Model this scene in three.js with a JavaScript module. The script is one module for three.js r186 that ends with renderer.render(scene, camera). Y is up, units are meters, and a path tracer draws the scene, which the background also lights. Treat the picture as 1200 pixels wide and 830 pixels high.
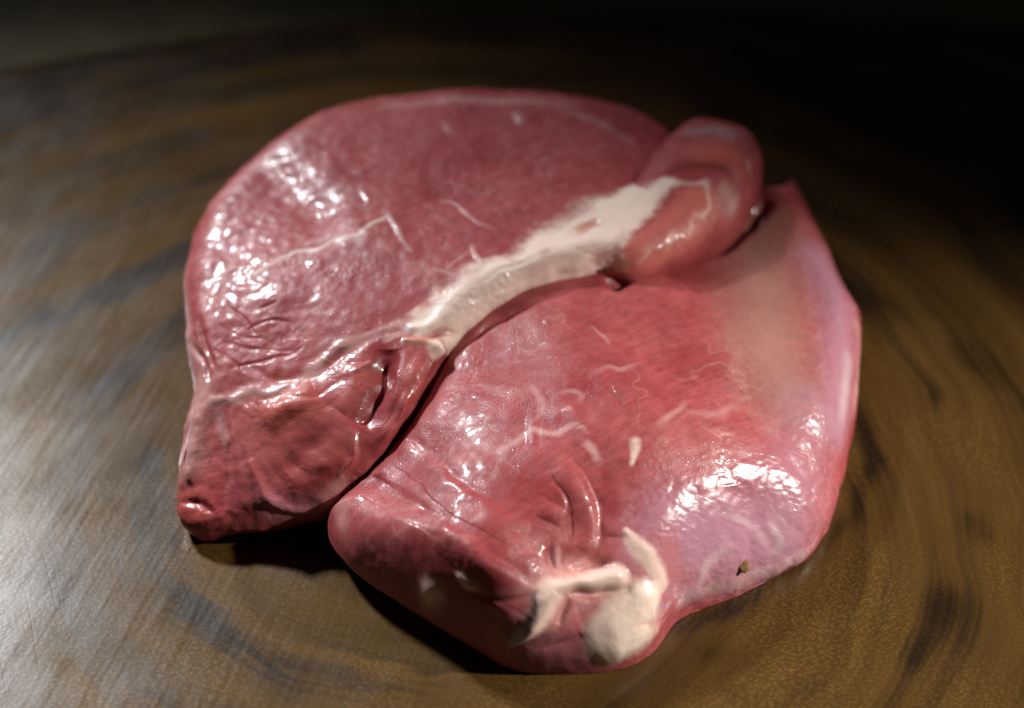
import * as THREE from 'three';
import { ImprovedNoise } from 'three/addons/math/ImprovedNoise.js';
import { RectAreaLightUniformsLib } from 'three/addons/lights/RectAreaLightUniformsLib.js';

// ------------------------------------------------------------------ camera
const scene = new THREE.Scene();
const ASPECT = 1024 / 708;
const camera = new THREE.PerspectiveCamera(24, ASPECT, 0.02, 20);
const EL = 44 * Math.PI / 180, DIST = 0.43;
const AIM = new THREE.Vector3(0, 0.015, 0);
camera.position.set(0, AIM.y + DIST * Math.sin(EL), DIST * Math.cos(EL));
camera.lookAt(AIM);
camera.focus = 0.39; camera.userData.fStop = 4.8;
camera.updateMatrixWorld(true); camera.updateProjectionMatrix();
scene.add(camera);

// ------------------------------------------------------------------ dim room and the two lamps
scene.background = new THREE.Color(0.010, 0.009, 0.010);
RectAreaLightUniformsLib.init();
function spot(pos, aim, color, intensity, angleDeg, penumbra, radius) {
  const s = new THREE.SpotLight(color, intensity, 0, angleDeg * Math.PI / 180, penumbra, 2);
  s.position.set(...pos); s.target.position.set(...aim);
  s.castShadow = true; s.shadow.radius = radius; s.shadow.mapSize.set(2048, 2048);
  s.shadow.camera.near = 0.1; s.shadow.camera.far = 4; s.shadow.bias = -0.0005;
  scene.add(s, s.target); return s;
}
const key = spot([0.95, 0.64, 0.10], [0.090, 0.0, 0.056], new THREE.Color(1.0, 0.95, 0.88), 6.6, 6.9, 1.0, 1.3);
key.name = 'ceiling_lamp';
// a bright window far off at the back left
const windowLight = spot([-0.88, 1.16, -0.94], [-0.090, 0.0, 0.064], new THREE.Color(0.93, 0.97, 1.0), 16.5, 7.0, 1.0, 5);
windowLight.name = 'window_light';

const renderer = new THREE.WebGLRenderer({ antialias: true });
renderer.toneMapping = THREE.LinearToneMapping;
renderer.toneMappingExposure = 1.0;
renderer.shadowMap.enabled = true;
renderer.outputColorSpace = THREE.SRGBColorSpace;

// ------------------------------------------------------------------ helpers
const noise = new ImprovedNoise();
const N3 = (x, y, z) => noise.noise(x + 113.7, y + 41.3, z + 77.1);
const clamp = (x, a = 0, b = 1) => Math.min(b, Math.max(a, x));
const sstep = (a, b, x) => { const t = clamp((x - a) / (b - a)); return t * t * (3 - 2 * t); };
const lerp = (a, b, t) => a + (b - a) * t;
const fbm = (x, y, z, o = 4) => { let s = 0, a = 0.5, f = 1; for (let i = 0; i < o; i++) { s += a * N3(x * f, y * f, z * f); a *= 0.5; f *= 2.03; } return s; };
let seedState = 12345;
const rnd = () => { seedState = (seedState * 1664525 + 1013904223) >>> 0; return seedState / 4294967296; };
const hash2 = (x, y, k) => { let h = (x * 374761393 + y * 668265263 + k * 974634661) | 0; h = Math.imul(h ^ (h >>> 13), 1274126177); return ((h ^ (h >>> 16)) >>> 0) / 4294967296; };
// the photograph measures 1200 x 830: a point of it at a height over the board, as a place in the scene
const _v = new THREE.Vector3();
function at(px, py, y = 0) {
  _v.set(px / 600 - 1, 1 - py / 415, 0.5).unproject(camera).sub(camera.position).normalize();
  const t = (y - camera.position.y) / _v.y;
  return new THREE.Vector3().copy(camera.position).addScaledVector(_v, t);
}
const PX = 2 * DIST * Math.tan(12 * Math.PI / 180) / 830;   // metres per photograph pixel at the meat
function tag(o, label, category, extra = {}) { o.userData = { label, category, ...extra }; return o; }

// ------------------------------------------------------------------ textures
function dataTex(data, n, srgb, repeat = true) {
  const t = new THREE.DataTexture(data, n, n, THREE.RGBAFormat);
  t.magFilter = THREE.LinearFilter; t.minFilter = THREE.LinearMipmapLinearFilter; t.generateMipmaps = true;
  t.wrapS = t.wrapT = repeat ? THREE.RepeatWrapping : THREE.ClampToEdgeWrapping;
  if (srgb) t.colorSpace = THREE.SRGBColorSpace;
  t.needsUpdate = true; return t;
}
// tileable cells: distance to the nearest seed and to the second one, in cell units
function cells(x, y, period, k) {
  const ix = Math.floor(x), iy = Math.floor(y); let a = 9, b = 9, id = 0;
  for (let j = -1; j <= 1; j++) for (let i = -1; i <= 1; i++) {
    const cx = ix + i, cy = iy + j, hx = ((cx % period) + period) % period, hy = ((cy % period) + period) % period;
    const dx = cx + hash2(hx, hy, k) - x, dy = cy + hash2(hx, hy, k + 7) - y, d = Math.sqrt(dx * dx + dy * dy);
    if (d < a) { b = a; a = d; id = hash2(hx, hy, k + 13); } else if (d < b) b = d;
  }
  return [a, b, id];
}
function vnoise(x, y, period, k) {
  const ix = Math.floor(x), iy = Math.floor(y), fx = x - ix, fy = y - iy, u = fx * fx * (3 - 2 * fx), v = fy * fy * (3 - 2 * fy);
  const h = (a, b) => hash2((((ix + a) % period) + period) % period, (((iy + b) % period) + period) % period, k);
  return lerp(lerp(h(0, 0), h(1, 0), u), lerp(h(0, 1), h(1, 1), u), v);
}
const TILE = 0.040;
function meatTextures(kind) {
  const n = 1024, bump = new Uint8Array(n * n * 4), rough = new Uint8Array(n * n * 4);
  for (let j = 0; j < n; j++) for (let i = 0; i < n; i++) {
    const u = i / n, v = j / n, o = (j * n + i) * 4;
    const wx = vnoise(u * 20, v * 20, 20, 3) * 0.9, wy = vnoise(u * 20, v * 20, 20, 4) * 0.9;
    let h, r, bead = 0;
    if (kind === 'lean') {
      const [a, b] = cells(u * 44 + wx, v * 44 + wy, 44, 21), [c] = cells(u * 110 + wx, v * 110 + wy, 110, 22);
      const [dd, , id] = cells(u * 60 + wx, v * 60 + wy, 60, 25);
      const big = vnoise(u * 9, v * 9, 9, 5), mid = vnoise(u * 34, v * 34, 34, 6);
      h = 0.10 * sstep(0, 0.45, b - a) + 0.05 * (1 - c) + 0.12 * mid + 0.20 * big;
      const wet = vnoise(u * 7, v * 7, 7, 15); if (id > 1.06 - 0.45 * wet) { bead = sstep(0, 1, 1 - dd / 0.36); h += 0.16 * bead; }           // beads of moisture
      r = lerp(0.33 + 0.22 * vnoise(u * 26, v * 26, 26, 8) + 0.10 * vnoise(u * 90, v * 90, 90, 9), 0.16, Math.min(1, bead * 2));
    } else if (kind === 'skin') {
      const along = vnoise(u * 14, v * 60, 840, 11), fine = vnoise(u * 60, v * 150, 3000, 12);
      const ridge = 1 - Math.abs(2 * vnoise(u * 22 + wx, v * 34 + wy, 748, 13) - 1);
      h = 0.35 * along + 0.16 * fine + 0.45 * ridge * ridge;
      r = 0.26 + 0.14 * vnoise(u * 30, v * 30, 30, 14);
    } else {
      const [a, b] = cells(u * 26 + wx, v * 26 + wy, 26, 31);
      h = 0.3 * sstep(0, 0.5, b - a) + 0.4 * vnoise(u * 24, v * 24, 24, 32) + 0.2 * vnoise(u * 90, v * 90, 90, 33);
      r = 0.34 + 0.2 * vnoise(u * 20, v * 20, 20, 34);
    }
    bump[o] = bump[o + 1] = bump[o + 2] = clamp(h) * 255; rough[o] = rough[o + 1] = rough[o + 2] = clamp(r) * 255; bump[o + 3] = rough[o + 3] = 255;
  }
  return { bump: dataTex(bump, n), rough: dataTex(rough, n) };
}
function meatMaterial(name, tex, bumpScale, rough, coat, coatRough, spec = 1) {
  const m = new THREE.MeshPhysicalMaterial({ name, color: 0xffffff, vertexColors: true, roughness: rough, bumpMap: tex.bump, bumpScale, roughnessMap: tex.rough, clearcoat: coat, clearcoatRoughness: coatRough, specularIntensity: spec, ior: 1.42 });
  return m;
}
const texLean = meatTextures('lean'), texSkin = meatTextures('skin'), texFat = meatTextures('fat');
const MAT = {
  lean: meatMaterial('raw_lean_meat', texLean, 0.00018, 1.0, 0.14, 0.12),
  face: meatMaterial('raw_torn_meat', texLean, 0.00010, 1.15, 0.06, 0.25),
  wet: meatMaterial('wet_lean_meat', texLean, 0.00016, 0.85, 0.55, 0.13),
  skin: meatMaterial('silverskin', texSkin, 0.00007, 0.9, 0.45, 0.12),
  fat: meatMaterial('meat_fat', texFat, 0.00004, 1.0, 0.3, 0.18),
};

// ------------------------------------------------------------------ pillow: a closed body from a rim, its feet and a field of heights
function closedSpline(points, key, n) {        // Catmull-Rom through rows of numbers, resampled evenly along its length
  const m = points.length, dense = [], D = 40;
  for (let i = 0; i < m; i++) {
    const p = [points[(i + m - 1) % m], points[i], points[(i + 1) % m], points[(i + 2) % m]];
    for (let k = 0; k < D; k++) {
      const t = k / D, row = [];
      for (let c = 0; c < p[0].length; c++) {
        const [a, b, d, e] = [p[0][c], p[1][c], p[2][c], p[3][c]];
        row.push(0.5 * (2 * b + (d - a) * t + (2 * a - 5 * b + 4 * d - e) * t * t + (3 * b - a - 3 * d + e) * t * t * t));
      }
      dense.push(row);
    }
  }
  const len = [0];
  for (let i = 1; i <= dense.length; i++) { const a = dense[i - 1], b = dense[i % dense.length]; len.push(len[i - 1] + Math.hypot(b[0] - a[0], b[1] - a[1], b[2] - a[2])); }
  const total = len[len.length - 1], out = [];
  for (let i = 0, k = 0; i < n; i++) {
    const s = total * i / n; while (len[k + 1] < s) k++;
    const t = (s - len[k]) / Math.max(1e-9, len[k + 1] - len[k]), a = dense[k % dense.length], b = dense[(k + 1) % dense.length];
    out.push(a.map((x, c) => lerp(x, b[c], t)));
  }
  return out;
}
// rim rows: [px, py, height mm, edge roll mm, inset of the foot mm, foot height mm]
function pillow({ rim, centre, heights, sigma = 0.014, n, rings, sides, cap = 0.62 }) {
  const rows = rim.map(([px, py, h, w, inset, f = 0]) => { const p = at(px, py, h / 1000); return [p.x, p.y, p.z, w / 1000, inset / 1000, f / 1000]; });
  const R = closedSpline(rows, 0, n);
  const c = at(centre[0], centre[1], centre[2] / 1000);
  { let folds = 0; for (let i = 0; i < n; i++) { const a = R[i], b = R[(i + 1) % n]; if ((a[0] - c.x) * (b[2] - c.z) - (a[2] - c.z) * (b[0] - c.x) < 0) folds++; } if (folds) console.log('outline folds', folds); }
  const H = heights.map(([px, py, h]) => { const p = at(px, py, h / 1000); return [p.x, p.z, h / 1000]; });
  const height = (x, z) => { let s = 1e-12, t = 0; for (const [a, b, h] of H) { const d = ((x - a) ** 2 + (z - b) ** 2) / (sigma * sigma), w = Math.exp(-d) + 1e-4 / (1 + d * d); s += w; t += w * h; } return t / s; };
  const M = rings + sides + 1, pos = new Float32Array((n * M + 2) * 3), uv = new Float32Array((n * M + 2) * 2);
  const put = (i, x, y, z, u, v) => { pos.set([x, y, z], i * 3); uv.set([u / TILE, v / TILE], i * 2); };
  for (let i = 0; i < n; i++) {
    const r = R[i], dx = r[0] - c.x, dz = r[2] - c.z, L = Math.hypot(dx, dz), ux = dx / L, uz = dz / L;
    let s = 0, lx = c.x, ly = 0, lz = c.z;
    // outward normal of the rim in plan
    const a = R[(i + n - 4) % n], b = R[(i + 4) % n]; let nx = b[2] - a[2], nz = -(b[0] - a[0]); const nl = Math.hypot(nx, nz) || 1; nx /= nl; nz /= nl;
    if (nx * ux + nz * uz < 0) { nx = -nx; nz = -nz; }
    const nd = Math.max(0.25, nx * ux + nz * uz);
    for (let j = 0; j < M; j++) {
      let x, y, z;
      if (j <= rings) {
        const q = Math.pow((j + 0.5) / (rings + 0.5), 0.8), e = 1 - q;
        x = lerp(c.x, r[0], q); z = lerp(c.z, r[2], q);
        let d = e * L; if (d > r[3]) { if (d * 0.2 > r[3]) d = r[3]; else for (let q2 = -180; q2 <= 180; q2 += 4) { const o = R[(i + q2 + n) % n]; d = Math.min(d, Math.hypot(o[0] - x, o[2] - z)); } } else for (let q2 = -24; q2 <= 24; q2 += 1) { const o = R[(i + q2 + n) % n]; d = Math.min(d, Math.hypot(o[0] - x, o[2] - z)); }
        const k = clamp(d / Math.max(1e-4, r[3])), top = height(x, z);
        y = r[1] + (top - r[1]) * Math.sqrt(Math.max(0, 1 - (1 - k) ** 2));
      } else {
        const t = (j - rings) / sides, a2 = t * Math.PI / 2, inn = 1 - Math.cos(a2);
        x = r[0] - nx * r[4] * inn; z = r[2] - nz * r[4] * inn;
        y = lerp(r[1], r[5], lerp(t, Math.sin(a2), 0.6));
      }
      if (j) s += Math.hypot(x - lx, y - ly, z - lz); else s = Math.hypot(x - c.x, z - c.z);
      lx = x; ly = y; lz = z;
      put(i * M + j, x, y, z, c.x + ux * s, c.z + uz * s);
    }
  }
  const top = n * M, bot = top + 1;
  put(top, c.x, height(c.x, c.z), c.z, c.x, c.z);
  let fx = 0, fy = 0, fz = 0; for (let i = 0; i < n; i++) { const k = (i * M + M - 1) * 3; fx += pos[k] / n; fy += pos[k + 1] / n; fz += pos[k + 2] / n; }
  put(bot, fx, fy, fz, fx, fz);
  const idx = [];
  // orientation: the rim runs clockwise in the photograph, i.e. seen from above
  for (let i = 0; i < n; i++) {
    const k = (i + 1) % n;
    idx.push(top, k * M, i * M);
    for (let j = 0; j < M - 1; j++) { const A = i * M + j, B = i * M + j + 1, C = k * M + j + 1, D2 = k * M + j; idx.push(A, D2, B, D2, C, B); }
    idx.push(bot, i * M + M - 1, k * M + M - 1);
  }
  const g = new THREE.BufferGeometry();
  g.setAttribute('position', new THREE.BufferAttribute(pos, 3)); g.setAttribute('uv', new THREE.BufferAttribute(uv, 2));
  g.setIndex(new THREE.BufferAttribute(new Uint32Array(idx), 1));
  g.computeVertexNormals();
  g.userData = { n, M, rings };
  return g;
}
// where a photograph pixel meets a body: its point there, so that creases and seams can be laid out on the body itself
function picker(g) {
  const P = g.attributes.position, Nn = g.attributes.normal, grid = new Map(), v = new THREE.Vector3(), S = 2;
  const cell = new Int32Array(Math.ceil(1200 / S) * Math.ceil(830 / S)).fill(-1), best = new Float32Array(cell.length).fill(1e9), W = Math.ceil(1200 / S);
  for (let i = 0; i < P.count; i++) {
    v.fromBufferAttribute(P, i); const dist = v.distanceTo(camera.position); v.project(camera);
    const x = Math.floor((v.x + 1) * 600 / S), y = Math.floor((1 - v.y) * 415 / S);
    if (x < 0 || y < 0 || x >= W || y >= 830 / S) continue;
    const k = y * W + x; if (dist < best[k]) { best[k] = dist; cell[k] = i; }
  }
  return (px, py) => {
    const cx = Math.floor(px / S), cy = Math.floor(py / S);
    for (let r = 0; r < 40; r++) {
      let bd = 1e9, bi = -1;
      for (let y = cy - r; y <= cy + r; y++) for (let x = cx - r; x <= cx + r; x++) {
        if (Math.max(Math.abs(x - cx), Math.abs(y - cy)) !== r || x < 0 || y < 0 || x >= W) continue;
        const i = cell[y * W + x]; if (i !== undefined && i >= 0) { const d = (x - cx) ** 2 + (y - cy) ** 2; if (d < bd) { bd = d; bi = i; } }
      }
      if (bi >= 0) return new THREE.Vector3().fromBufferAttribute(P, bi);
    }
    throw new Error('nothing at ' + px + ',' + py);
  };
}
// features on a body: each a chain of points with widths; shift (mm, along the normal), colour, share, softness, part
function sculpt(g, features, paint, detail) {
  const pick = picker(g), P = g.attributes.position, Nn = g.attributes.normal, count = P.count;
  const F = features.map((f) => {
    const raw = f.p.map((q) => { const v = pick(q[0], q[1]); return [v.x, v.y, v.z, (q[2] ?? f.w) * PX]; }), pts = [];
    for (let k = 0; k + 1 < raw.length && raw.length > 2; k++) for (let m = 0; m < 4; m++) {
      const t = m / 4, a = raw[Math.max(0, k - 1)], b = raw[k], c = raw[k + 1], d = raw[Math.min(raw.length - 1, k + 2)];
      pts.push(b.map((_, i) => i === 3 ? lerp(b[3], c[3], t * t * (3 - 2 * t)) : 0.5 * (2 * b[i] + (c[i] - a[i]) * t + (2 * a[i] - 5 * b[i] + 4 * c[i] - d[i]) * t * t + (3 * b[i] - a[i] - 3 * c[i] + d[i]) * t * t * t)));
    }
    if (raw.length > 2) pts.push(raw[raw.length - 1]); else pts.push(...raw);
    if (f.closed) pts.push(pts[0]);
    const wmax = Math.max(...pts.map((q) => q[3])) * (f.reach ?? 2.2) + 0.004;
    const lo = [0, 1, 2].map((k) => Math.min(...pts.map((q) => q[k])) - wmax), hi = [0, 1, 2].map((k) => Math.max(...pts.map((q) => q[k])) + wmax);
    return { ...f, pts, lo, hi };
  });
  const col = new Float32Array(count * 3), part = new Uint8Array(count), out = new Float32Array(count * 3), c = [0, 0, 0];
  for (let i = 0; i < count; i++) {
    const x = P.getX(i), y = P.getY(i), z = P.getZ(i), nx = Nn.getX(i), ny = Nn.getY(i), nz = Nn.getZ(i);
    const base = paint(x, y, z, nx, ny, nz); c[0] = base[0]; c[1] = base[1]; c[2] = base[2];
    let shift = detail(x, y, z, nx, ny, nz), pt = 0;
    const wx = N3(x * 150, y * 150, z * 150), wz = N3(x * 150 + 50, y * 150, z * 150), wr = N3(x * 520, y * 520, z * 520) + 0.6 * N3(x * 1300, y * 1300, z * 1300);
    for (const f of F) {
      if (x < f.lo[0] || y < f.lo[1] || z < f.lo[2] || x > f.hi[0] || y > f.hi[1] || z > f.hi[2]) continue;
      const wa = (f.wobble ?? 0.35), pts = f.pts; let best = 1e9, along = 0.5, signed = 0;
      const amp = wa * 0.0030, qx = x + wx * amp, qz = z + wz * amp;
      if (f.fill) {                                  // inside a closed outline, in plan
        let inside = false, dmin = 1e9;
        for (let k = 0; k + 1 < pts.length; k++) {
          const a = pts[k], b = pts[k + 1];
          if ((a[2] > qz) !== (b[2] > qz) && qx < a[0] + (qz - a[2]) / (b[2] - a[2]) * (b[0] - a[0])) inside = !inside;
          const ex = b[0] - a[0], ez = b[2] - a[2], t = clamp(((qx - a[0]) * ex + (qz - a[2]) * ez) / (ex * ex + ez * ez + 1e-15));
          dmin = Math.min(dmin, Math.hypot(a[0] + ex * t - qx, a[2] + ez * t - qz));
        }
        const w = pts[0][3]; best = inside ? Math.max(0, 1 - dmin / w) : 1 + dmin / w;
      } else if (pts.length === 1) {
        const a = pts[0]; best = Math.hypot(qx - a[0], y - a[1], qz - a[2]) / a[3];
      } else for (let k = 0; k + 1 < pts.length; k++) {
        const a = pts[k], b = pts[k + 1], ex = b[0] - a[0], ey = b[1] - a[1], ez = b[2] - a[2];
        const t = clamp(((qx - a[0]) * ex + (y - a[1]) * ey + (qz - a[2]) * ez) / (ex * ex + ey * ey + ez * ez + 1e-15));
        const d = Math.hypot(a[0] + ex * t - qx, a[1] + ey * t - y, a[2] + ez * t - qz) / lerp(a[3], b[3], t);
        if (d < best) { best = d; along = (k + t) / (pts.length - 1); signed = (ex * (qz - a[2]) - ez * (qx - a[0])) > 0 ? d : -d; }
      }
      if (best > (f.reach ?? 2.2)) continue;
      const taper = (f.taper ?? (f.part === undefined && pts.length > 1 && !f.fill)) ? Math.pow(Math.sin(Math.PI * clamp(along, 0.015, 0.985)), 0.6) * (0.85 + 0.35 * wx) : 1;
      if (f.fold) shift += f.fold / 1000 * taper * sstep(-0.5, 0.5, signed) * Math.exp(-0.35 * Math.max(0, signed) ** 2) - Math.abs(f.fold) / 2600 * taper * Math.exp(-best * best * 4);
      if (f.h) shift += taper * f.h / 1000 * (f.flat ? 1 - sstep(f.flat === 2 ? 0.0 : 0.45, 1.3, best) : Math.exp(-best * best * 1.6));
      if (f.col) {
        const soft = f.soft ?? 0.35, m = (f.a ?? 1) * Math.min(1, taper * 1.2) * (1 - sstep(1 - soft, 1 + soft, best + (f.ragged ?? 0.22) * wr));
        c[0] = lerp(c[0], f.col[0], m); c[1] = lerp(c[1], f.col[1], m); c[2] = lerp(c[2], f.col[2], m);
      }
      if (f.part !== undefined && best < 1) pt = f.part;
    }
    out[i * 3] = x + nx * shift; out[i * 3 + 1] = Math.max(0.0003, y + ny * shift); out[i * 3 + 2] = z + nz * shift;
    col[i * 3] = c[0]; col[i * 3 + 1] = c[1]; col[i * 3 + 2] = c[2]; part[i] = pt;
  }
  P.array.set(out); P.needsUpdate = true; g.setAttribute('color', new THREE.BufferAttribute(col, 3)); g.computeVertexNormals();
  return part;
}
// splits a sculpted body into its parts: one mesh each, sharing their borders
function splitParts(g, part, names, mats, parent) {
  const idx = g.index.array, lists = names.map(() => []);
  for (let t = 0; t < idx.length; t += 3) { const a = part[idx[t]], b = part[idx[t + 1]], c = part[idx[t + 2]]; lists[b === c ? b : a].push(idx[t], idx[t + 1], idx[t + 2]); }
  names.forEach((name, k) => {
    const L = lists[k]; if (!L.length) return;
    const map = new Map(), ids = []; const ind = new Uint32Array(L.length);
    L.forEach((v, i) => { let m = map.get(v); if (m === undefined) { m = ids.length; map.set(v, m); ids.push(v); } ind[i] = m; });
    const o = new THREE.BufferGeometry();
    for (const [key, size] of [['position', 3], ['normal', 3], ['color', 3], ['uv', 2]]) {
      const src = g.attributes[key].array, d = new Float32Array(ids.length * size);
      for (let i = 0; i < ids.length; i++) for (let s = 0; s < size; s++) d[i * size + s] = src[ids[i] * size + s];
      o.setAttribute(key, new THREE.BufferAttribute(d, size));
    }
    o.setIndex(new THREE.BufferAttribute(ind, 1));
    addPart(name, o, mats[k], parent);
  });
}
const usedNames = new Map();
function addPart(name, g, m, parent) {
  const key = parent.uuid + name, k = usedNames.get(key) ?? 0; usedNames.set(key, k + 1);
  const mesh = new THREE.Mesh(g, m); mesh.name = k ? name + '_' + String(k).padStart(3, '0') : name; mesh.castShadow = mesh.receiveShadow = true;
  parent.add(mesh); return mesh;
}

// ------------------------------------------------------------------ the table far behind and the round wooden board
{
  const g = new THREE.PlaneGeometry(4, 4, 1, 1); g.rotateX(-Math.PI / 2);
  const n = 512, d = new Uint8Array(n * n * 4);
  for (let j = 0; j < n; j++) for (let i = 0; i < n; i++) { const o = (j * n + i) * 4, s = 0.9 + 0.2 * vnoise(i / 8, j / 8, 64, 51) - 0.1 + 0.12 * (vnoise(i / 2, j / 2, 256, 52) - 0.5); d[o] = 142 * s; d[o + 1] = 130 * s; d[o + 2] = 84 * s; d[o + 3] = 255; }
  const t = dataTex(d, n, true); t.repeat.set(10, 10);
  const m = new THREE.Mesh(g, new THREE.MeshStandardMaterial({ name: 'pale_tabletop', map: t, roughness: 0.6 }));
  m.name = 'table_surface'; m.position.y = -0.026; m.receiveShadow = true; m.userData = { kind: 'structure', label: 'olive grey table surface beyond the round wooden board' }; scene.add(m);
}
// board rim through points of the photograph
const rimPts = [at(0, 66), at(135, 43), at(1000, 0), at(1200, 14)];
const BOARD = (() => {   // least squares circle
  let A = new THREE.Matrix3(), S = [[0, 0, 0, 0], [0, 0, 0, 0], [0, 0, 0, 0]];
  for (const p of rimPts) { const r = [p.x, p.z, 1], b = -(p.x * p.x + p.z * p.z); for (let i = 0; i < 3; i++) { for (let j = 0; j < 3; j++) S[i][j] += r[i] * r[j]; S[i][3] += r[i] * b; } }
  A.set(S[0][0], S[0][1], S[0][2], S[1][0], S[1][1], S[1][2], S[2][0], S[2][1], S[2][2]);
  const v = new THREE.Vector3(S[0][3], S[1][3], S[2][3]).applyMatrix3(A.invert());
  return { x: -v.x / 2, z: -v.y / 2, r: Math.sqrt(v.x * v.x / 4 + v.y * v.y / 4 - v.z) };
})();
console.log('board', BOARD.x.toFixed(3), BOARD.z.toFixed(3), BOARD.r.toFixed(3), 'PX', PX.toFixed(6));
const WOOD = { x0: -0.19, z0: -0.26, s: 0.40 };           // the square of the board that the maps cover, in metres
{
  const n = 2048, colr = new Uint8Array(n * n * 4), bump = new Uint8Array(n * n * 4), rough = new Uint8Array(n * n * 4);
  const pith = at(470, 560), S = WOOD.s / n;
  const streaks = [   // figure of the wood: dark and pale streaks, each a chain of places with a width
    { p: [[-30, 410], [60, 375], [140, 335], [230, 285]], w: 17, a: -0.75 }, { p: [[-20, 365], [70, 330], [150, 297], [225, 262]], w: 12, a: 0.55 },
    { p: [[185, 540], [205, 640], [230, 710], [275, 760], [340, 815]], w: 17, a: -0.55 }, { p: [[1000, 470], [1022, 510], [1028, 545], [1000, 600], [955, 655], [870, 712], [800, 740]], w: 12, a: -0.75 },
    { p: [[-10, 150], [120, 110], [260, 75], [400, 60]], w: 20, a: -0.5 }, { p: [[-10, 215], [120, 190], [240, 150]], w: 16, a: -0.45 },
    { p: [[1110, 700], [1085, 740], [1075, 770]], w: 22, a: -0.55 }, { p: [[830, 772], [846, 768]], w: 13, a: -0.6 }, { p: [[1150, 612], [1160, 628]], w: 16, a: -0.4 }, { p: [[860, 818], [880, 824]], w: 10, a: -0.5 },
    { p: [[60, 470], [150, 440], [210, 400]], w: 14, a: -0.3 }, { p: [[100, 560], [120, 640], [150, 720]], w: 14, a: -0.18 },
    { p: [[1000, 330], [1090, 380], [1200, 470]], w: 26, a: -0.35 },
  ].map((f) => ({ ...f, pts: f.p.map(([x, y]) => at(x, y)), w: f.w * PX * 1.15 }));
  const scratches = [];
  for (const [x0, y0, x1, y1, w, a] of [[201, 632, 226, 715, 1.3, 1], [230, 650, 262, 750, 1.1, .8], [50, 645, 66, 715, 1, .8], [62, 655, 78, 745, .9, .6], [160, 690, 190, 812, 1, .8], [30, 690, 48, 800, 1, .7], [100, 440, 120, 490, 2, .6], [185, 810, 215, 770, .9, .8], [0, 770, 10, 830, 1, .6], [275, 690, 292, 745, .9, .5], [222, 700, 240, 770, 1, .5], [58, 560, 66, 640, 1, .4], [90, 480, 100, 560, 1.4, .4], [120, 600, 134, 690, 1, .35]]) scratches.push([at(x0, y0), at(x1, y1), w * PX * 0.8, a]);
  for (let k = 0; k < 260; k++) { const x = -40 + rnd() * 420, y = 470 + rnd() * 380, up = rnd() < 0.6, l = 15 + rnd() * 60, q = up ? 1.35 + rnd() * 0.2 : -0.9 + rnd() * 0.3; scratches.push([at(x, y), at(x + l * Math.cos(q), y + l * Math.sin(q)), (0.4 + rnd() * 0.35) * PX, 0.12 + rnd() * 0.3]); }
  const scr = new Float32Array(n * n);
  for (const [a, b, w, amt] of scratches) {
    const x0 = Math.floor((Math.min(a.x, b.x) - WOOD.x0 - 3 * w) / S), x1 = Math.ceil((Math.max(a.x, b.x) - WOOD.x0 + 3 * w) / S), y0 = Math.floor((Math.min(a.z, b.z) - WOOD.z0 - 3 * w) / S), y1 = Math.ceil((Math.max(a.z, b.z) - WOOD.z0 + 3 * w) / S);
    for (let j = Math.max(0, y0); j <= Math.min(n - 1, y1); j++) for (let i = Math.max(0, x0); i <= Math.min(n - 1, x1); i++) {
      const x = WOOD.x0 + (i + 0.5) * S, z = WOOD.z0 + (j + 0.5) * S, ex = b.x - a.x, ez = b.z - a.z, t = clamp(((x - a.x) * ex + (z - a.z) * ez) / (ex * ex + ez * ez));
      const d = Math.hypot(a.x + ex * t - x, a.z + ez * t - z), e = amt * Math.sin(Math.PI * clamp(t * 0.94 + 0.03)) ** 0.5 * clamp(1.4 - d / w);
      scr[j * n + i] = Math.max(scr[j * n + i], e);
    }
  }
  const enc = (x) => 255 * Math.pow(clamp(x), 1 / 2.2);
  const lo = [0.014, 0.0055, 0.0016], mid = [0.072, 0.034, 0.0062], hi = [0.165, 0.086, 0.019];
  for (let j = 0; j < n; j++) for (let i = 0; i < n; i++) {
    const x = WOOD.x0 + (i + 0.5) * S, z = WOOD.z0 + (j + 0.5) * S, k = j * n + i, o = k * 4;
    const w1 = fbm(x * 14, z * 14, 3, 3), w2 = N3(x * 70, z * 70, 9);
    const dx = x - pith.x, dz = z - pith.z, rad = Math.hypot(dx * 0.95, dz) + w1 * 0.013 + w2 * 0.0008, ang = Math.atan2(dz, dx);
    let v = 0.46 + 0.46 * N3(rad * 70, 1.5, w1) + 0.22 * N3(rad * 230, 7.5, w1 * 2) + 0.20 * N3(rad * 760, 3.5, w1 * 3 + ang * 2) + 0.22 * fbm(x * 40, z * 40, 17, 3);
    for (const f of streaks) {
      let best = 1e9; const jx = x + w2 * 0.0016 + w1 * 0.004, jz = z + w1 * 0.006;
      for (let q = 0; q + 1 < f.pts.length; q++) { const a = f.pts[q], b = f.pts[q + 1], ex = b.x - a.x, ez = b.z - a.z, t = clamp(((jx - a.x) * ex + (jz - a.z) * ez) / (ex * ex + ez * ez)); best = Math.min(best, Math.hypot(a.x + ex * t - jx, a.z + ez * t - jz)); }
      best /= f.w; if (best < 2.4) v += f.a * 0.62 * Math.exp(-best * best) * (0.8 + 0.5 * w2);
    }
    // pores: small pale flecks drawn out along the grain
    const gx = x + 0.006 * N3(x * 24, z * 24, 31), gz = z + 0.006 * N3(x * 24, z * 24, 37), gu = (gx * 0.91 - gz * 0.41) / 0.00125, gv = (gx * 0.41 + gz * 0.91) / 0.00080;
    const [d1, , id1] = cells(gu, gv, 100000, 61), fleck = (1 - sstep(0.16, 0.46, d1)) * (0.35 + 0.65 * id1), gr = N3(x * 2600, z * 2600, 5);
    v = clamp(v + 0.05 * gr - 0.42 * sstep(0.14, 0.27, rad) );
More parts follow.
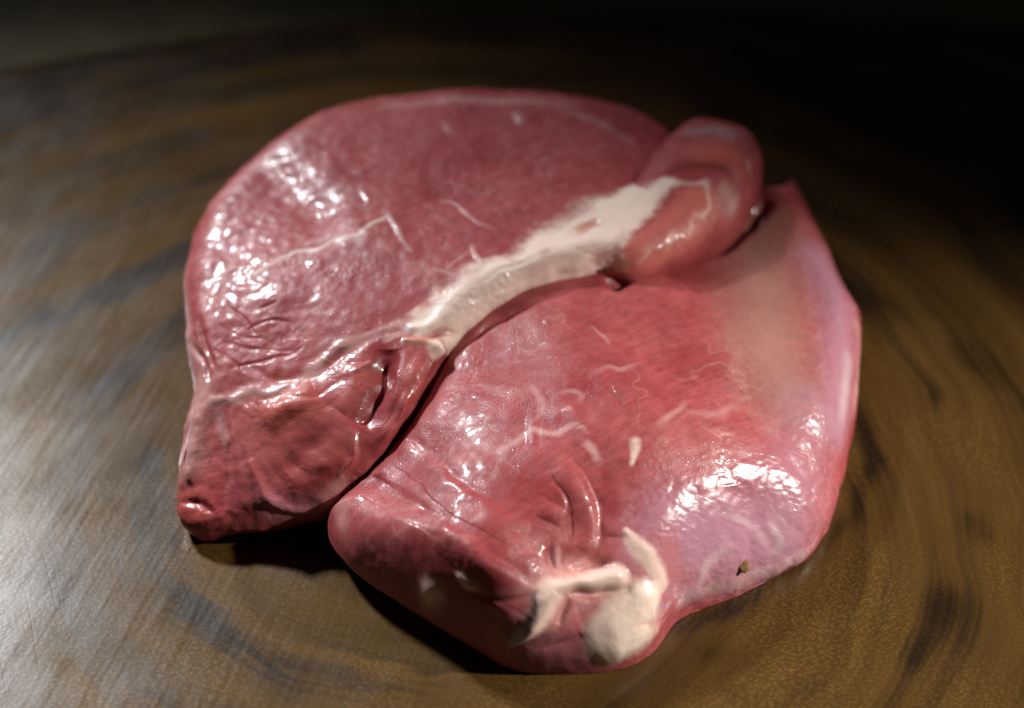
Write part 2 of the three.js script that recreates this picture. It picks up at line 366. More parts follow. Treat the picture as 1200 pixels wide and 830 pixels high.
    const s = scr[k], fl = fleck * (0.25 + 0.75 * sstep(-0.25, 0.25, N3(x * 30, z * 30, 71)));
    for (let c = 0; c < 3; c++) {
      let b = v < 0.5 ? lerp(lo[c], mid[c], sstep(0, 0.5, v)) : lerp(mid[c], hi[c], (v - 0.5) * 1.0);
      b = b * (1 + 0.85 * fl + 0.25 * gr) + [0.02, 0.013, 0.005][c] * fl * 0.5;
      b = lerp(b, b * 1.25 + 0.012, s);
      colr[o + c] = enc(b);
    }
    const hgt = 0.55 + 0.17 * fleck + 0.10 * gr + 0.12 * N3(x * 900, z * 900, 8) - 0.22 * s + 0.12 * N3(gu * 0.35, gv * 0.9, 3);
    bump[o] = bump[o + 1] = bump[o + 2] = 255 * clamp(hgt);
    const st = N3((x * 0.80 + z * 0.24) * 900, (z * 0.96 - x * 0.29) * 45, 12) + 0.6 * N3((x * 0.80 + z * 0.24) * 2200, (z * 0.96 - x * 0.29) * 90, 14);
    const r = 0.52 + 0.16 * fbm(x * 60, z * 60, 91, 3) + 0.10 * st + 0.12 * (0.5 - v) + 0.06 * fleck - 0.10 * s;
    rough[o] = rough[o + 1] = rough[o + 2] = 255 * clamp(r); colr[o + 3] = bump[o + 3] = rough[o + 3] = 255;
  }
  const mk = (d, srgb) => { const t = dataTex(d, n, srgb, false); t.wrapS = t.wrapT = THREE.MirroredRepeatWrapping; return t; };
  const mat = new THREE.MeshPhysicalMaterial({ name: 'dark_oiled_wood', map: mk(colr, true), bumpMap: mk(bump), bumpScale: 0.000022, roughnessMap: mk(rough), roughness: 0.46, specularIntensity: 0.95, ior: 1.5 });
  // profile of the board, turned on a lathe: flat top, softly rounded edge
  const prof = [[0, -0.025], [BOARD.r - 0.012, -0.025], [BOARD.r - 0.004, -0.021], [BOARD.r, -0.012], [BOARD.r - 0.0015, -0.005], [BOARD.r - 0.006, -0.0012], [BOARD.r - 0.014, 0], [BOARD.r * 0.6, 0], [0.0001, 0]].map(([a, b]) => new THREE.Vector2(Math.max(a, 0.0001), b));
  const g = new THREE.LatheGeometry(prof, 160), P = g.attributes.position, U = g.attributes.uv;
  for (let i = 0; i < P.count; i++) U.setXY(i, (P.getX(i) + BOARD.x - WOOD.x0) / WOOD.s, (P.getZ(i) + BOARD.z - WOOD.z0) / WOOD.s);
  const m = new THREE.Mesh(g, mat); m.name = 'wooden_board'; m.position.set(BOARD.x, 0, BOARD.z); m.castShadow = m.receiveShadow = true;
  tag(m, 'round dark brown wooden board with fine knife scratches under the raw meat', 'cutting board'); scene.add(m);
}

// ------------------------------------------------------------------ colours of raw meat (linear)
const C = {
  lean: [0.325, 0.050, 0.055], pale: [0.43, 0.105, 0.104], deep: [0.24, 0.022, 0.026], fat: [0.90, 0.685, 0.59], fatRed: [0.60, 0.26, 0.20], orange: [0.52, 0.115, 0.075],
  skin: [0.45, 0.225, 0.285], tan: [0.34, 0.20, 0.16], purple: [0.36, 0.14, 0.17], white: [0.84, 0.66, 0.55], pink: [0.58, 0.30, 0.28], brown: [0.16, 0.075, 0.03],
};
const mix3 = (a, b, t) => [lerp(a[0], b[0], t), lerp(a[1], b[1], t), lerp(a[2], b[2], t)];
function leanPaint(x, y, z) {
  const a = fbm(x * 55, y * 55, z * 55, 3), b = fbm(x * 260, y * 260, z * 260, 3), f = N3(x * 1500, y * 1500, z * 1500);
  let c = mix3(C.lean, C.pale, clamp(0.24 + 0.7 * a + 0.5 * b));
  c = mix3(c, C.deep, clamp(-0.05 - 1.3 * a + 0.5 * b));
  const vein = Math.abs(N3(x * 75 + 3.1, y * 75, z * 75) + 0.35 * N3(x * 240, y * 240, z * 240)), where = sstep(0.02, 0.35, N3(x * 38, y * 38, z * 38 + 8));
  c = mix3(c, C.pink, 0.24 * where * (1 - sstep(0.0, 0.055, vein)));
  const fib = N3((x * 0.8 - z * 0.6) * 160, y * 300, (x * 0.6 + z * 0.8) * 1300) + 0.6 * N3((x * 0.8 - z * 0.6) * 400, y * 600, (x * 0.6 + z * 0.8) * 2600);
  const k = 1 + 0.06 * f + 0.14 * b + 0.20 * fib; return [c[0] * k, c[1] * k * (1 + 0.1 * f), c[2] * k];
}
const Q = 1;

const wetBumps = (x, y, z) => (0.000018 + 0.00007 * sstep(0.0, 0.45, N3(x * 95, y * 95, z * 95 + 4))) * N3(x * 850, y * 850, z * 850);
// ------------------------------------------------------------------ the steak on the left, lying over the other
const left = new THREE.Group(); left.name = 'raw_steak';
tag(left, 'red raw steak on the left with a cream fat band along its edge', 'raw steak');
scene.add(left);
{
  const g = pillow({
    n: 1150 * Q, rings: 300 * Q, sides: 70 * Q, centre: [470, 270, 40],
    // [px, py, rim height, roll, foot inset, foot height]
    rim: [[219, 310, 27, 9, 3], [238, 258, 29, 9, 3], [273, 216, 30, 9, 4], [320, 180, 31, 9, 4], [380, 146, 32, 9, 4], [440, 126, 34, 9, 4], [520, 117, 34, 9, 4], [600, 115, 34, 9, 4], [680, 120, 34, 9, 4], [740, 132, 33, 10, 4], [785, 160, 31, 10, 5],
      [805, 195, 32, 9, 6], [780, 270, 32, 6, 9], [740, 315, 33, 5, 9], [695, 324, 33, 5, 9], [640, 339, 33, 5, 9], [600, 351, 33, 5, 10], [560, 374, 32, 5, 10], [522, 403, 32, 5, 10], [506, 428, 31, 5, 10], [486, 470, 27, 6, 10], [459, 520, 21, 6, 9], [424, 565, 15, 7, 9], [386, 600, 9, 8, 8],
      [335, 613, 7, 9, 8], [285, 619, 6, 10, 6], [240, 622, 6, 12, 3], [210, 606, 6, 10, 2], [208, 570, 10, 9, 2], [217, 510, 13, 8, 2], [226, 460, 18, 7, 2], [220, 410, 22, 8, 2], [216, 355, 25, 8, 2]],
    heights: [[250, 290, 33.5], [250, 350, 32], [255, 410, 29.5], [300, 250, 37], [310, 310, 37], [320, 385, 33.5], [420, 180, 41], [560, 160, 41], [690, 170, 40], [770, 180, 36], [470, 270, 41], [600, 240, 41], [370, 330, 38.5], [440, 350, 39.5], [540, 320, 41], [640, 300, 41], [720, 260, 41], [300, 440, 29], [250, 460, 25], [360, 425, 32], [410, 395, 34.5], [480, 400, 36], [510, 400, 34.5],
      [310, 490, 26.5], [360, 475, 29], [400, 465, 30], [460, 450, 31.5], [355, 555, 18], [425, 520, 23.5], [290, 560, 14], [240, 520, 16], [235, 585, 8], [330, 590, 12.5]],
    sigma: 0.012,
  });
  const features = [
    { p: [[305, 510], [350, 515], [395, 490], [440, 440]], w: 48, col: [0.50, 0.125, 0.115], a: 0.55, soft: 0.8, part: 5 },
    // large forms: flap below the seam, groove at the left, hollow and ridges
    { p: [[262, 465], [266, 500], [268, 540], [262, 580]], w: 11, fold: -0.8, wobble: 0.5 },
    { p: [[234, 470], [228, 520], [224, 570]], w: 16, h: 2.0 },
    { p: [[285, 425], [330, 447], [380, 428], [430, 395], [470, 385]], w: 9, h: -0.7 },
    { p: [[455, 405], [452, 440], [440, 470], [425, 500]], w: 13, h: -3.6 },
    { p: [[500, 420], [478, 455], [462, 490], [440, 530], [418, 560]], w: 12, h: 1.8 },
    { p: [[415, 425], [410, 455], [395, 480]], w: 17, h: 1.4 },
    { p: [[300, 490], [330, 480], [370, 455]], w: 18, h: 1.5 },
    { p: [[330, 545], [370, 520], [410, 520]], w: 26, h: -1.6 },
    { p: [[290, 535], [305, 570], [330, 592], [365, 598]], w: 7, h: 1.6 },
    { p: [[275, 505], [285, 540], [300, 575], [335, 600]], w: 11, fold: 0.55 }, { p: [[318, 505], [345, 540], [372, 552], [410, 545]], w: 12, fold: -0.35 }, { p: [[470, 430], [466, 462], [450, 492]], w: 7, fold: 0.8 }, { p: [[490, 425], [486, 445], [474, 470], [458, 500], [440, 530]], w: 6, h: 0.6, wobble: 0.8 }, { p: [[222, 480], [224, 520], [214, 560]], w: 10, fold: 0.6 }, { p: [[245, 570], [255, 595], [275, 610]], w: 9, fold: 0.5 }, { p: [[390, 440], [420, 432], [440, 420]], w: 6, h: 0.5 }, { p: [[330, 470], [370, 462], [400, 445]], w: 6, fold: 0.4 },
    { p: [[415, 500], [412, 535], [395, 560]], w: 5, h: 0.8 },
    { p: [[222, 400], [236, 425], [246, 445]], w: 5, h: -1.4 },
    { p: [[232, 370], [238, 405], [250, 430]], w: 4, h: -1.0 },
    { p: [[210, 588], [232, 590], [250, 600]], w: 6, h: -1.1 },
    { p: [[214, 560], [228, 555]], w: 12, h: 0.6 },
    // wrinkled shiny patch at the left
    { p: [[255, 405], [280, 402], [310, 412], [345, 408]], w: 2.2, h: -0.45, wobble: 0.5 }, { p: [[250, 380], [290, 392], [320, 402]], w: 2, h: -0.35, wobble: 0.5 }, { p: [[268, 430], [300, 425], [335, 415], [352, 405]], w: 2.2, h: -0.4, wobble: 0.5 },
    { p: [[260, 350], [285, 372], [300, 390]], w: 2.2, h: -0.4 }, { p: [[300, 365], [325, 350]], w: 2.2, h: -0.4 }, { p: [[290, 385], [320, 372], [340, 376]], w: 2, h: -0.4 }, { p: [[247, 410], [270, 420], [290, 440]], w: 2.2, h: -0.45 },
    // colours
    { p: [[300, 470], [330, 470], [360, 450]], w: 34, col: C.orange, a: 0.6, soft: 0.9 },
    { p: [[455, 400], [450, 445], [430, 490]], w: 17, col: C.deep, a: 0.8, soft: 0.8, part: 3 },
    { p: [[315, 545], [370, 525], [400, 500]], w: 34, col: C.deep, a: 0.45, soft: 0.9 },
    { p: [[305, 580], [340, 598], [400, 580]], w: 16, col: C.purple, a: 0.7, soft: 0.8 },
    { p: [[236, 450], [228, 500], [222, 545]], w: 17, col: C.pink, a: 0.75, soft: 0.8, part: 2 }, { p: [[222, 580], [225, 600]], w: 14, col: C.orange, a: 0.4, soft: 1, part: 2 }, { p: [[240, 480], [240, 540], [235, 600]], w: 24, part: 2 },
    { p: [[217, 300], [215, 350], [220, 400], [232, 440]], w: 11, col: C.pink, a: 0.75, soft: 0.9 },
    { p: [[240, 250], [300, 195], [370, 150]], w: 9, col: C.pink, a: 0.45, soft: 1 }, { p: [[430, 126], [520, 117], [600, 116], [680, 121]], w: 6, col: C.pink, a: 0.6, soft: 1 },
    { p: [[380, 590], [396, 568], [402, 555]], w: 8, col: C.pink, a: 0.7, soft: 0.8 },
    // pale seam
    { p: [[248, 468], [290, 460], [330, 452], [365, 432], [388, 410], [430, 392], [470, 380]], w: 7, col: C.pink, a: 0.85, soft: 0.8, h: 0.3, part: 4, wobble: 0.8 },
    { p: [[250, 470], [258, 500], [262, 530]], w: 5, col: C.pink, a: 0.7, soft: 0.8 },
    // fat band
    { p: [[474, 386, 8], [500, 376, 17], [536, 357, 26], [578, 335, 29], [620, 312, 30], [660, 288, 35], [700, 264, 38], [735, 240, 29], [762, 222, 17], [778, 211, 8]], w: 25, col: C.fat, a: 1, soft: 0.45, h: 0.8, flat: 2, part: 1, wobble: 1.2, ragged: 0.16 },
    { p: [[528, 396], [560, 373], [600, 351], [640, 339], [680, 326], [700, 312]], w: 15, col: C.fat, a: 1, soft: 0.5, h: 0.3, part: 1 },
    { p: [[475, 398, 5], [495, 400, 8], [512, 408, 9]], w: 7, col: C.fatRed, a: 0.9, soft: 0.5, part: 1, h: 0.8 },
    { p: [[510, 410]], w: 10, col: C.fat, a: 0.85, soft: 0.6, h: 0.9, part: 1 },
    { p: [[478, 388], [462, 392], [446, 398]], w: 4, col: C.pink, a: 0.8 }, { p: [[530, 330], [512, 345], [490, 362], [470, 372]], w: 5, col: C.fatRed, a: 0.55, soft: 0.7 },
    { p: [[672, 270], [690, 262], [702, 258]], w: 8.5, col: C.fatRed, a: 0.95, soft: 0.4, h: -1.2, ragged: 0.25 }, { p: [[630, 300], [645, 293]], w: 4, col: C.pink, a: 0.7, soft: 0.8 }, { p: [[620, 318], [650, 305], [690, 298]], w: 4, col: C.fatRed, a: 0.35, soft: 0.9 },
    { p: [[560, 330], [600, 310], [650, 292]], w: 4, h: -0.25 }, { p: [[530, 355], [580, 340], [640, 318]], w: 4, h: -0.2 }, { p: [[640, 280], [690, 245], [740, 222]], w: 4, h: -0.25 },
    { p: [[500, 400], [515, 390], [535, 388]], w: 5, h: -0.9, col: C.fatRed, a: 0.6 },
    { p: [[690, 300], [710, 305]], w: 9, col: C.fatRed, a: 0.6, soft: 0.8 },
    // marbling
    { p: [[297, 318, 4], [330, 303, 4.5], [380, 287, 4], [420, 272, 3.5], [455, 252, 3]], w: 4, col: [0.68, 0.44, 0.40], a: 1, soft: 0.8, h: 0.2, wobble: 0.6, taper: false },
    { p: [[455, 246], [462, 262], [472, 278], [484, 292]], w: 3, col: C.pink, a: 0.85, soft: 0.6, h: 0.55 }, { p: [[425, 268], [432, 274]], w: 5, col: C.pink, a: 0.7, h: 0.4 },
    { p: [[350, 300], [356, 318]], w: 2.5, col: C.pink, a: 0.5 }, { p: [[515, 236], [530, 236], [545, 248], [560, 258], [578, 266]], w: 2.6, col: C.pink, a: 0.75, soft: 0.8, h: 0.35 },
    { p: [[552, 285], [562, 300], [568, 310]], w: 3, col: C.pink, a: 0.8, h: 0.4 }, { p: [[505, 312], [530, 322], [552, 318]], w: 2.6, col: C.pink, a: 0.6 }, { p: [[515, 322], [540, 300], [560, 285]], w: 2, col: C.pink, a: 0.4 },
    { p: [[560, 205], [600, 215], [640, 205]], w: 3.5, col: C.pale, a: 0.5, soft: 1 }, { p: [[655, 125], [700, 140], [742, 166]], w: 5, col: C.pink, a: 0.45, soft: 1 }, { p: [[520, 140], [528, 156]], w: 5, col: C.pink, a: 0.45, soft: 1, h: 0.3 }, { p: [[600, 130], [612, 142]], w: 6, col: C.pink, a: 0.6, soft: 1, h: 0.4 },
    { p: [[420, 210], [428, 230], [425, 240]], w: 3.5, col: C.pink, a: 0.4, soft: 1, h: 0.25 }, { p: [[380, 240], [400, 250]], w: 4, col: C.pink, a: 0.3, soft: 1 },
    { p: [[700, 200], [650, 215], [600, 228]], w: 6, col: C.deep, a: 0.3, soft: 1 }, { p: [[760, 205], [700, 230], [640, 265]], w: 8, col: C.deep, a: 0.35, soft: 1 },
    { p: [[480, 350], [420, 375], [370, 395]], w: 14, col: C.deep, a: 0.3, soft: 1 },
  ];
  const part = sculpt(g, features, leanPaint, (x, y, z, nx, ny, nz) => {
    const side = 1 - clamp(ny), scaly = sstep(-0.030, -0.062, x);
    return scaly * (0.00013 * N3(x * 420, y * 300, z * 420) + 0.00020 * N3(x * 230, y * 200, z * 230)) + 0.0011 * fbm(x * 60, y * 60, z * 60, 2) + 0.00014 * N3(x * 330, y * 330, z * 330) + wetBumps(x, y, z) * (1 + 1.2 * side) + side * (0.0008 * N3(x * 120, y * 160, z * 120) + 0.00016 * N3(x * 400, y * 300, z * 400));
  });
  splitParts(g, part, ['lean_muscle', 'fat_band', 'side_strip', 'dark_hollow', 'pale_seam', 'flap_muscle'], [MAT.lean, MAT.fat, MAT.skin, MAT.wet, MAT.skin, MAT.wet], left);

  // rolled end of the steak at the back
  const t = pillow({
    n: 520 * Q, rings: 110 * Q, sides: 50 * Q, centre: [800, 235, 42],
    rim: [[668, 322, 29, 10, 3, 22], [735, 325, 33, 9, 8, 20], [790, 306, 33, 10, 9, 18], [842, 276, 32, 10, 9, 14], [880, 238, 30, 10, 7, 8], [893, 200, 30, 10, 5, 4], [880, 172, 32, 9, 4, 4], [845, 156, 33, 8, 4, 4], [805, 153, 33, 8, 4, 6], [772, 178, 34, 9, 4, 10], [748, 215, 35, 10, 3, 20], [705, 266, 32, 10, 3, 22]].reverse(),
    heights: [[712, 290, 40.5], [735, 290, 41.5], [770, 272, 41.3], [810, 245, 40.5], [838, 226, 40], [800, 190, 43.2], [850, 180, 42.5], [872, 205, 41], [800, 165, 40.5]], sigma: 0.009,
  });
  const tf = [
    { p: [[735, 305], [770, 285], [800, 262], [822, 235]], w: 27, col: [0.54, 0.135, 0.11], a: 0.9, soft: 0.4, part: 1, h: 0.3 },
    { p: [[762, 226], [788, 212], [815, 209], [830, 221], [828, 243], [812, 264]], w: 4, col: C.fat, a: 0.5, soft: 1, part: 2, wobble: 1.4, ragged: 0.5 },
    { p: [[675, 312, 22], [700, 296, 20], [715, 283, 15], [740, 255, 12], [762, 228, 12], [780, 212, 9]], w: 13, col: C.fat, a: 0.92, soft: 0.6, part: 2, ragged: 0.35 }, { p: [[700, 315], [725, 312]], w: 10, col: C.fatRed, a: 0.8, soft: 0.7, part: 2 },
    { p: [[776, 208], [805, 196], [840, 196], [858, 215], [850, 250]], w: 10, h: -1.5, col: C.deep, a: 0.45, soft: 0.9 },
    { p: [[842, 215], [856, 230], [850, 255]], w: 12, col: C.pink, a: 0.7, soft: 0.8 }, { p: [[800, 155], [835, 152], [865, 160]], w: 9, col: [0.34, 0.22, 0.22], a: 0.75, soft: 0.9 },
    { p: [[800, 180], [840, 178], [868, 195], [872, 215]], w: 20, col: C.orange, a: 0.55, soft: 0.9 }, { p: [[760, 300], [800, 275]], w: 3, col: C.deep, a: 0.4, soft: 0.9 }, { p: [[755, 285], [790, 262], [810, 240]], w: 3, col: C.pale, a: 0.6, soft: 0.9 },
    ...[[745, 312, 762, 285], [760, 306, 778, 276], [776, 300, 793, 266], [790, 292, 806, 256], [803, 282, 817, 246]].map(([a, b, c, d], i) => ({ p: [[a, b], [(a + c) / 2 + 3, (b + d) / 2], [c, d]], w: 2.6, col: i % 2 ? C.pale : [0.66, 0.30, 0.22], a: 0.6, soft: 1, wobble: 1.2 })),
    { p: [[873, 185], [880, 215]], w: 6, h: -1, col: C.deep, a: 0.5, soft: 0.9 },
  ];
  const tp = sculpt(t, tf, leanPaint, (x, y, z) => 0.0008 * fbm(x * 80, y * 80, z * 80, 2) + 0.00010 * N3(x * 420, y * 420, z * 420));
  splitParts(t, tp, ['rolled_end', 'cut_face', 'fat_ring'], [MAT.face, MAT.lean, MAT.fat], left);
}

// ------------------------------------------------------------------ the steak on the right
const right = new THREE.Group(); right.name = 'raw_steak_001';
tag(right, 'broad raw steak on the right with purplish silverskin and a white fat lump', 'raw steak');
scene.add(right);
{
  const g = pillow({
    n: 1150 * Q, rings: 300 * Q, sides: 70 * Q, centre: [720, 500, 33],
    rim: [[385, 624, 7, 8, 4, 2], [396, 596, 11, 8, 3], [416, 572, 15, 7, 2], [446, 543, 18, 7, 1], [478, 508, 21, 7, 1], [505, 465, 23, 7, 1], [524, 427, 26, 6, 1], [552, 393, 25, 5, 1], [598, 358, 26, 5, 1], [690, 325, 25, 7, 2], [760, 316, 14, 11, 2], [820, 286, 8, 14, 2], [868, 246, 9, 15, 2], [905, 234, 12, 13, 2],
      [930, 228, 11, 13, 2], [950, 262, 13, 12, 2], [968, 300, 14, 9, 2], [990, 345, 14, 9, 2], [1009, 385, 12, 10, 2], [1004, 450, 10, 12, 2], [1001, 510, 8, 14, 2], [985, 570, 7, 16, 2], [968, 620, 5, 18, 2], [940, 655, 4, 18, 2], [872, 688, 3, 16, 0], [800, 714, 4, 12, 0], [768, 752, 4, 11, 0], [728, 776, 3, 12, 0], [660, 782, 3, 12, 0], [602, 780, 3, 10, 1], [560, 758, 5, 8, 5], [505, 728, 6, 8, 9, 1], [450, 692, 7, 8, 11, 1], [406, 658, 8, 8, 10, 2]],
    heights: [[545, 420, 30], [580, 390, 33], [640, 365, 35.5], [720, 345, 34], [780, 350, 32], [845, 325, 27], [800, 312, 22], [840, 285, 18], [890, 270, 24], [500, 470, 27], [560, 470, 33], [610, 460, 35.5], [700, 440, 37], [740, 490, 37], [800, 420, 33], [880, 380, 29], [940, 340, 22], [960, 420, 21], [920, 480, 27], [840, 510, 33.5], [780, 540, 35], [640, 530, 35], [555, 540, 33], [470, 545, 23], [425, 592, 18], [455, 612, 22], [500, 580, 30], [520, 622, 30], [570, 645, 31], [600, 600, 34], [625, 660, 29], [680, 600, 32], [760, 600, 29.5], [800, 590, 28], [850, 585, 25], [900, 560, 24], [950, 540, 17], [900, 640, 11], [830, 650, 15], [760, 650, 21], [700, 660, 24], [660, 690, 22], [640, 735, 14], [700, 725, 12], [740, 730, 10.5]],
    sigma: 0.012,
  });
  const features = [
    // forms
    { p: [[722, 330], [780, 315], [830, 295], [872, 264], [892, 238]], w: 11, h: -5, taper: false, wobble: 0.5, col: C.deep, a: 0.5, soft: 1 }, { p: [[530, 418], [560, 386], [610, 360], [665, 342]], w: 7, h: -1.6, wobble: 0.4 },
    { p: [[660, 530], [676, 550], [690, 572], [700, 598], [700, 630], [690, 652]], w: 12, fold: 1.3, wobble: 0.3 }, { p: [[655, 545], [668, 575], [680, 600]], w: 20, h: 1.2 }, { p: [[715, 560], [722, 600], [720, 630]], w: 18, h: 0.9 },
    { p: [[640, 560], [655, 575], [662, 595], [655, 620]], w: 6, fold: 0.5 }, { p: [[650, 590], [640, 610]], w: 16, h: 1.1 },
    { p: [[470, 512], [505, 535], [545, 570], [590, 598], [625, 612]], w: 14, fold: 0.9 }, { p: [[420, 545], [460, 570], [500, 595], [530, 604]], w: 12, fold: -0.8 }, { p: [[440, 602], [500, 592], [560, 570]], w: 7, h: -0.25 },
    { p: [[520, 605], [560, 640], [600, 670], [640, 690]], w: 14, fold: 1.1 }, { p: [[560, 600], [600, 640], [630, 665]], w: 16, h: 0.9 },
    { p: [[628, 480], [630, 505], [633, 520]], w: 6, fold: 0.6 }, { p: [[640, 490], [660, 480], [680, 500]], w: 16, h: 0.6 },
    { p: [[690, 360], [700, 385], [707, 400]], w: 6, fold: 0.4 }, { p: [[730, 445], [740, 470], [746, 482]], w: 6, fold: 0.4 }, { p: [[640, 640], [655, 660], [660, 672]], w: 6, h: -1.2 },
    { p: [[650, 650], [690, 655], [720, 662]], w: 10, h: -1.2 },
    { p: [[605, 730], [640, 735], [680, 720]], w: 18, h: 1.2 }, { p: [[635, 762], [660, 753], [682, 742]], w: 5, h: -0.7 },
    { p: [[545, 690], [590, 705], [640, 690]], w: 5, h: -0.7 }, { p: [[570, 700], [600, 720]], w: 12, h: 0.8 },
    // regions
    { p: [[880, 270], [895, 330], [905, 400], [920, 450]], w: 50, col: C.tan, a: 0.66, soft: 1, part: 1, ragged: 0.3 }, { p: [[960, 300], [985, 370], [985, 440], [980, 500]], w: 22, col: C.skin, a: 0.75, soft: 0.9, part: 1 },
    { p: [[950, 480], [945, 550], [930, 610]], w: 34, col: C.skin, a: 0.5, soft: 1, part: 1 }, { p: [[790, 640], [840, 640], [900, 640]], w: 46, col: C.skin, a: 0.85, soft: 0.7, part: 1 }, { p: [[800, 600], [860, 590], [910, 560]], w: 38, col: C.skin, a: 0.42, soft: 1, part: 1 },
    { p: [[880, 420], [900, 400], [870, 375], [860, 400], [870, 440]], w: 14, col: [0.42, 0.20, 0.16], a: 0.35, soft: 1, wobble: 1.5 }, { p: [[1003, 370], [1006, 420], [1000, 480]], w: 8, col: C.pink, a: 0.9, soft: 0.9 }, { p: [[995, 410], [990, 450], [985, 500]], w: 7, col: [0.66, 0.5, 0.5], a: 0.55, soft: 1 },
    { p: [[800, 700], [870, 684], [935, 652]], w: 9, col: [0.66, 0.44, 0.43], a: 0.5, soft: 1, part: 1, ragged: 0.5 }, { p: [[820, 690], [830, 660], [850, 640]], w: 5, col: [0.68, 0.5, 0.5], a: 0.5, soft: 1 }, { p: [[905, 650], [915, 635], [905, 610]], w: 4, col: [0.68, 0.5, 0.5], a: 0.5, soft: 1 }, { p: [[850, 600], [880, 615], [905, 640]], w: 4, col: [0.68, 0.5, 0.5], a: 0.4, soft: 1 },
    { p: [[925, 222], [940, 240], [950, 265]], w: 12, col: C.deep, a: 0.5, soft: 0.9 },
    { p: [[430, 640], [490, 690], [560, 730], [620, 760]], w: 40, col: C.purple, a: 0.35, soft: 1 }, { p: [[600, 760], [660, 765], [700, 750]], w: 30, col: C.purple, a: 0.6, soft: 0.9 }, { p: [[590, 660], [620, 690]], w: 40, col: C.deep, a: 0.4, soft: 1 },
    { p: [[770, 610], [780, 650], [790, 690]], w: 16, col: [0.50, 0.13, 0.12], a: 0.6, soft: 0.9 },
    { p: [[408, 580], [400, 600], [405, 625]], w: 10, col: C.pink, a: 0.5, soft: 0.9 },
    // fat
    { p: [[750, 711, 25], [733, 733, 34], [717, 753, 27]], w: 30, col: C.white, a: 1, soft: 0.35, h: 1.5, flat: 2, part: 2, wobble: 0.6, ragged: 0.06 },
    { p: [[735, 625, 4], [748, 640, 9], [765, 662, 10], [775, 684, 10]], w: 8, col: [0.78, 0.55, 0.46], a: 0.9, soft: 0.5, h: 0.3, flat: 2, part: 3, ragged: 0.15, wobble: 0.4 },
    { p: [[505, 690, 14], [528, 708, 17], [540, 728, 10]], w: 14, col: C.fat, a: 0.7, soft: 0.7, h: 0.8, part: 4 }, { p: [[540, 676], [552, 686]], w: 7, col: C.fat, a: 0.6, soft: 0.7, h: 0.6, part: 5 },
    { p: [[752, 700], [742, 728], [726, 762]], w: 5, col: [0.74, 0.44, 0.37], a: 0.28, soft: 1, wobble: 1.2, ragged: 0.5 }, { p: [[730, 704], [716, 728], [706, 758]], w: 7, col: [0.74, 0.48, 0.42], a: 0.35, soft: 1, wobble: 1.2, ragged: 0.5 }, { p: [[740, 737], [752, 731], [764, 730]], w: 5, col: [0.75, 0.45, 0.35], a: 0.4, soft: 0.9, h: -0.25 },
    { p: [[600, 755], [640, 715], [650, 690], [690, 682], [720, 676]], w: 22, col: C.pink, a: 0.75, soft: 0.9, h: 0.5, ragged: 0.35 }, { p: [[640, 700], [610, 690], [590, 700]], w: 8, col: C.pink, a: 0.35, soft: 1 },
    { p: [[598, 753, 4], [615, 741, 8], [632, 718, 12], [641, 698, 14], [655, 687, 9], [685, 683, 9], [706, 679, 13], [720, 677, 14]], w: 10, col: [0.76, 0.54, 0.46], a: 0.95, soft: 0.45, h: 1.7, flat: 2, part: 7, wobble: 0.4, ragged: 0.06 },
    { p: [[664, 699], [700, 697], [738, 688]], w: 6, h: -1.6 }, { p: [[668, 668], [690, 664], [712, 658]], w: 7, h: -1.2 }, { p: [[652, 730], [660, 712], [668, 700]], w: 5, h: -1.0 },
    { p: [[650, 640], [658, 665], [662, 678]], w: 4, col: C.pink, a: 0.7, soft: 0.7, h: 0.6 }, { p: [[655, 668], [680, 672]], w: 6, col: C.fatRed, a: 0.7, soft: 0.8 },
    { p: [[775, 692], [820, 700], [760, 712]], w: 5, col: C.skin, a: 0.7, soft: 0.8 },
    // marbling
    { p: [[588, 535, 6], [600, 520, 6], [622, 506, 4.5], [640, 508, 4], [660, 502, 4.5], [682, 505, 4], [690, 516, 3]], w: 4, col: C.pink, a: 0.8, soft: 0.9, wobble: 1.2, ragged: 0.5 }, { p: [[620, 450, 4], [630, 470, 4], [626, 495, 2]], w: 4, col: C.pink, a: 0.7, soft: 0.8 }, { p: [[636, 465], [655, 452], [672, 456], [680, 470]], w: 4, col: C.pink, a: 0.55, soft: 0.9, ragged: 0.6, wobble: 1.2 },
    { p: [[690, 440], [710, 428], [728, 432], [750, 422]], w: 3, col: C.pink, a: 0.5, soft: 0.9 }, { p: [[684, 518], [698, 528], [704, 540]], w: 4.5, col: C.pink, a: 0.75, soft: 0.8 }, { p: [[662, 478], [668, 484]], w: 5, col: C.pink, a: 0.7, soft: 0.8, h: 0.3 },
     { p: [[770, 500], [790, 482], [805, 470]], w: 3, col: C.pink, a: 0.5, soft: 0.9 }, { p: [[690, 380], [706, 392], [712, 405]], w: 2.5, col: C.pink, a: 0.5, soft: 0.9 }, { p: [[800, 480], [840, 485], [870, 470]], w: 4, col: C.pink, a: 0.4, soft: 1 },
    { p: [[530, 500], [560, 510], [580, 530]], w: 10, col: C.pink, a: 0.25, soft: 1 }, { p: [[440, 600], [500, 590], [560, 570]], w: 6, col: C.pale, a: 0.4, soft: 1 }, { p: [[560, 450], [600, 460], [620, 450]], w: 5, col: C.pink, a: 0.25, soft: 1 },
    { p: [[745, 517, 4.5], [744, 526, 4], [741, 541, 2.5]], w: 4, col: C.white, a: 0.75, soft: 0.9, h: 0.12, ragged: 0.5, part: 6, wobble: 0.2 },
    // beads of moisture
    ...[[966, 377, 4.5], [981, 370, 5], [900, 349, 3.5], [815, 360, 4], [800, 375, 4], [758, 408, 5], [812, 440, 4], [640, 377, 3.5], [958, 428, 3.5], [792, 395, 3], [830, 425, 3.5]].map(([a, b, w]) => ({ p: [[a, b]], w: w * 1.15, h: 0.3, wobble: 0 })),
  ];
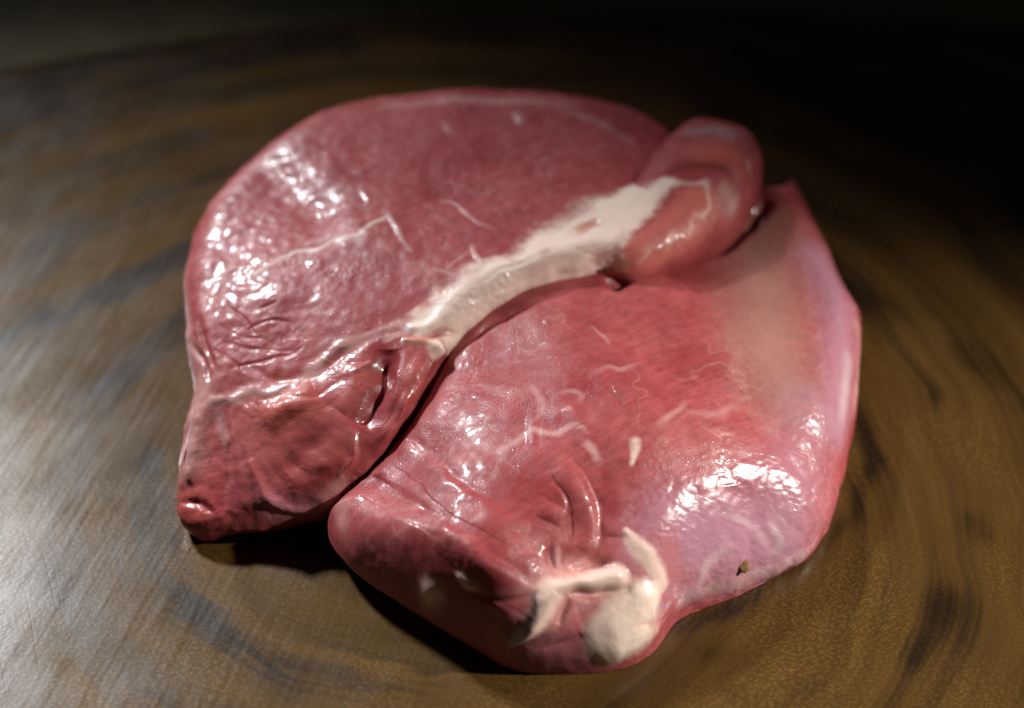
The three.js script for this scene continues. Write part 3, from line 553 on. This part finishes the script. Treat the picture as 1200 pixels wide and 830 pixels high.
  const part = sculpt(g, features, leanPaint, (x, y, z, nx, ny, nz) => {
    const fold = N3(x * 170 + z * 90, y * 150, z * 230 - x * 80);
    const membrane = sstep(0.015, 0.055, x) * sstep(-0.01, 0.035, z);
    return 0.0012 * fbm(x * 50, y * 50, z * 50, 2) + 0.00013 * N3(x * 300, y * 300, z * 300) + wetBumps(x, y, z) + membrane * (0.00022 * fold + 0.00008 * N3(x * 520 + z * 260, y * 500, z * 700));
  });
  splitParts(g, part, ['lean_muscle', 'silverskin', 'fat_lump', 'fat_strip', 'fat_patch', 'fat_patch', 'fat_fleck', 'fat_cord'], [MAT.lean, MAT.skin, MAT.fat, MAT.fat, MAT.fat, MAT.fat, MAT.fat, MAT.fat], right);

  const pick = picker(g);
  // a peppercorn-brown hole in the thin skin at the edge
  const hp = pick(870, 660), seed = new THREE.SphereGeometry(1, 32, 20); { const P = seed.attributes.position; for (let i = 0; i < P.count; i++) { const k = 1 + 0.25 * N3(P.getX(i) * 2, P.getY(i) * 2, P.getZ(i) * 2); P.setXYZ(i, P.getX(i) * 0.00135 * k, P.getY(i) * 0.0006 * k, P.getZ(i) * 0.0022 * k); } seed.computeVertexNormals(); }
  const sd = addPart('brown_speck', seed, new THREE.MeshPhysicalMaterial({ name: 'brown_speck', color: new THREE.Color(0.27, 0.125, 0.03), roughness: 0.5, bumpMap: texFat.bump, bumpScale: 0.0002, clearcoat: 0.3 }), right);
  sd.position.copy(hp).add(new THREE.Vector3(0, -0.00025, -0.0002)); sd.rotation.set(0.6, 0.25, 0);
}
renderer.render(scene, camera);
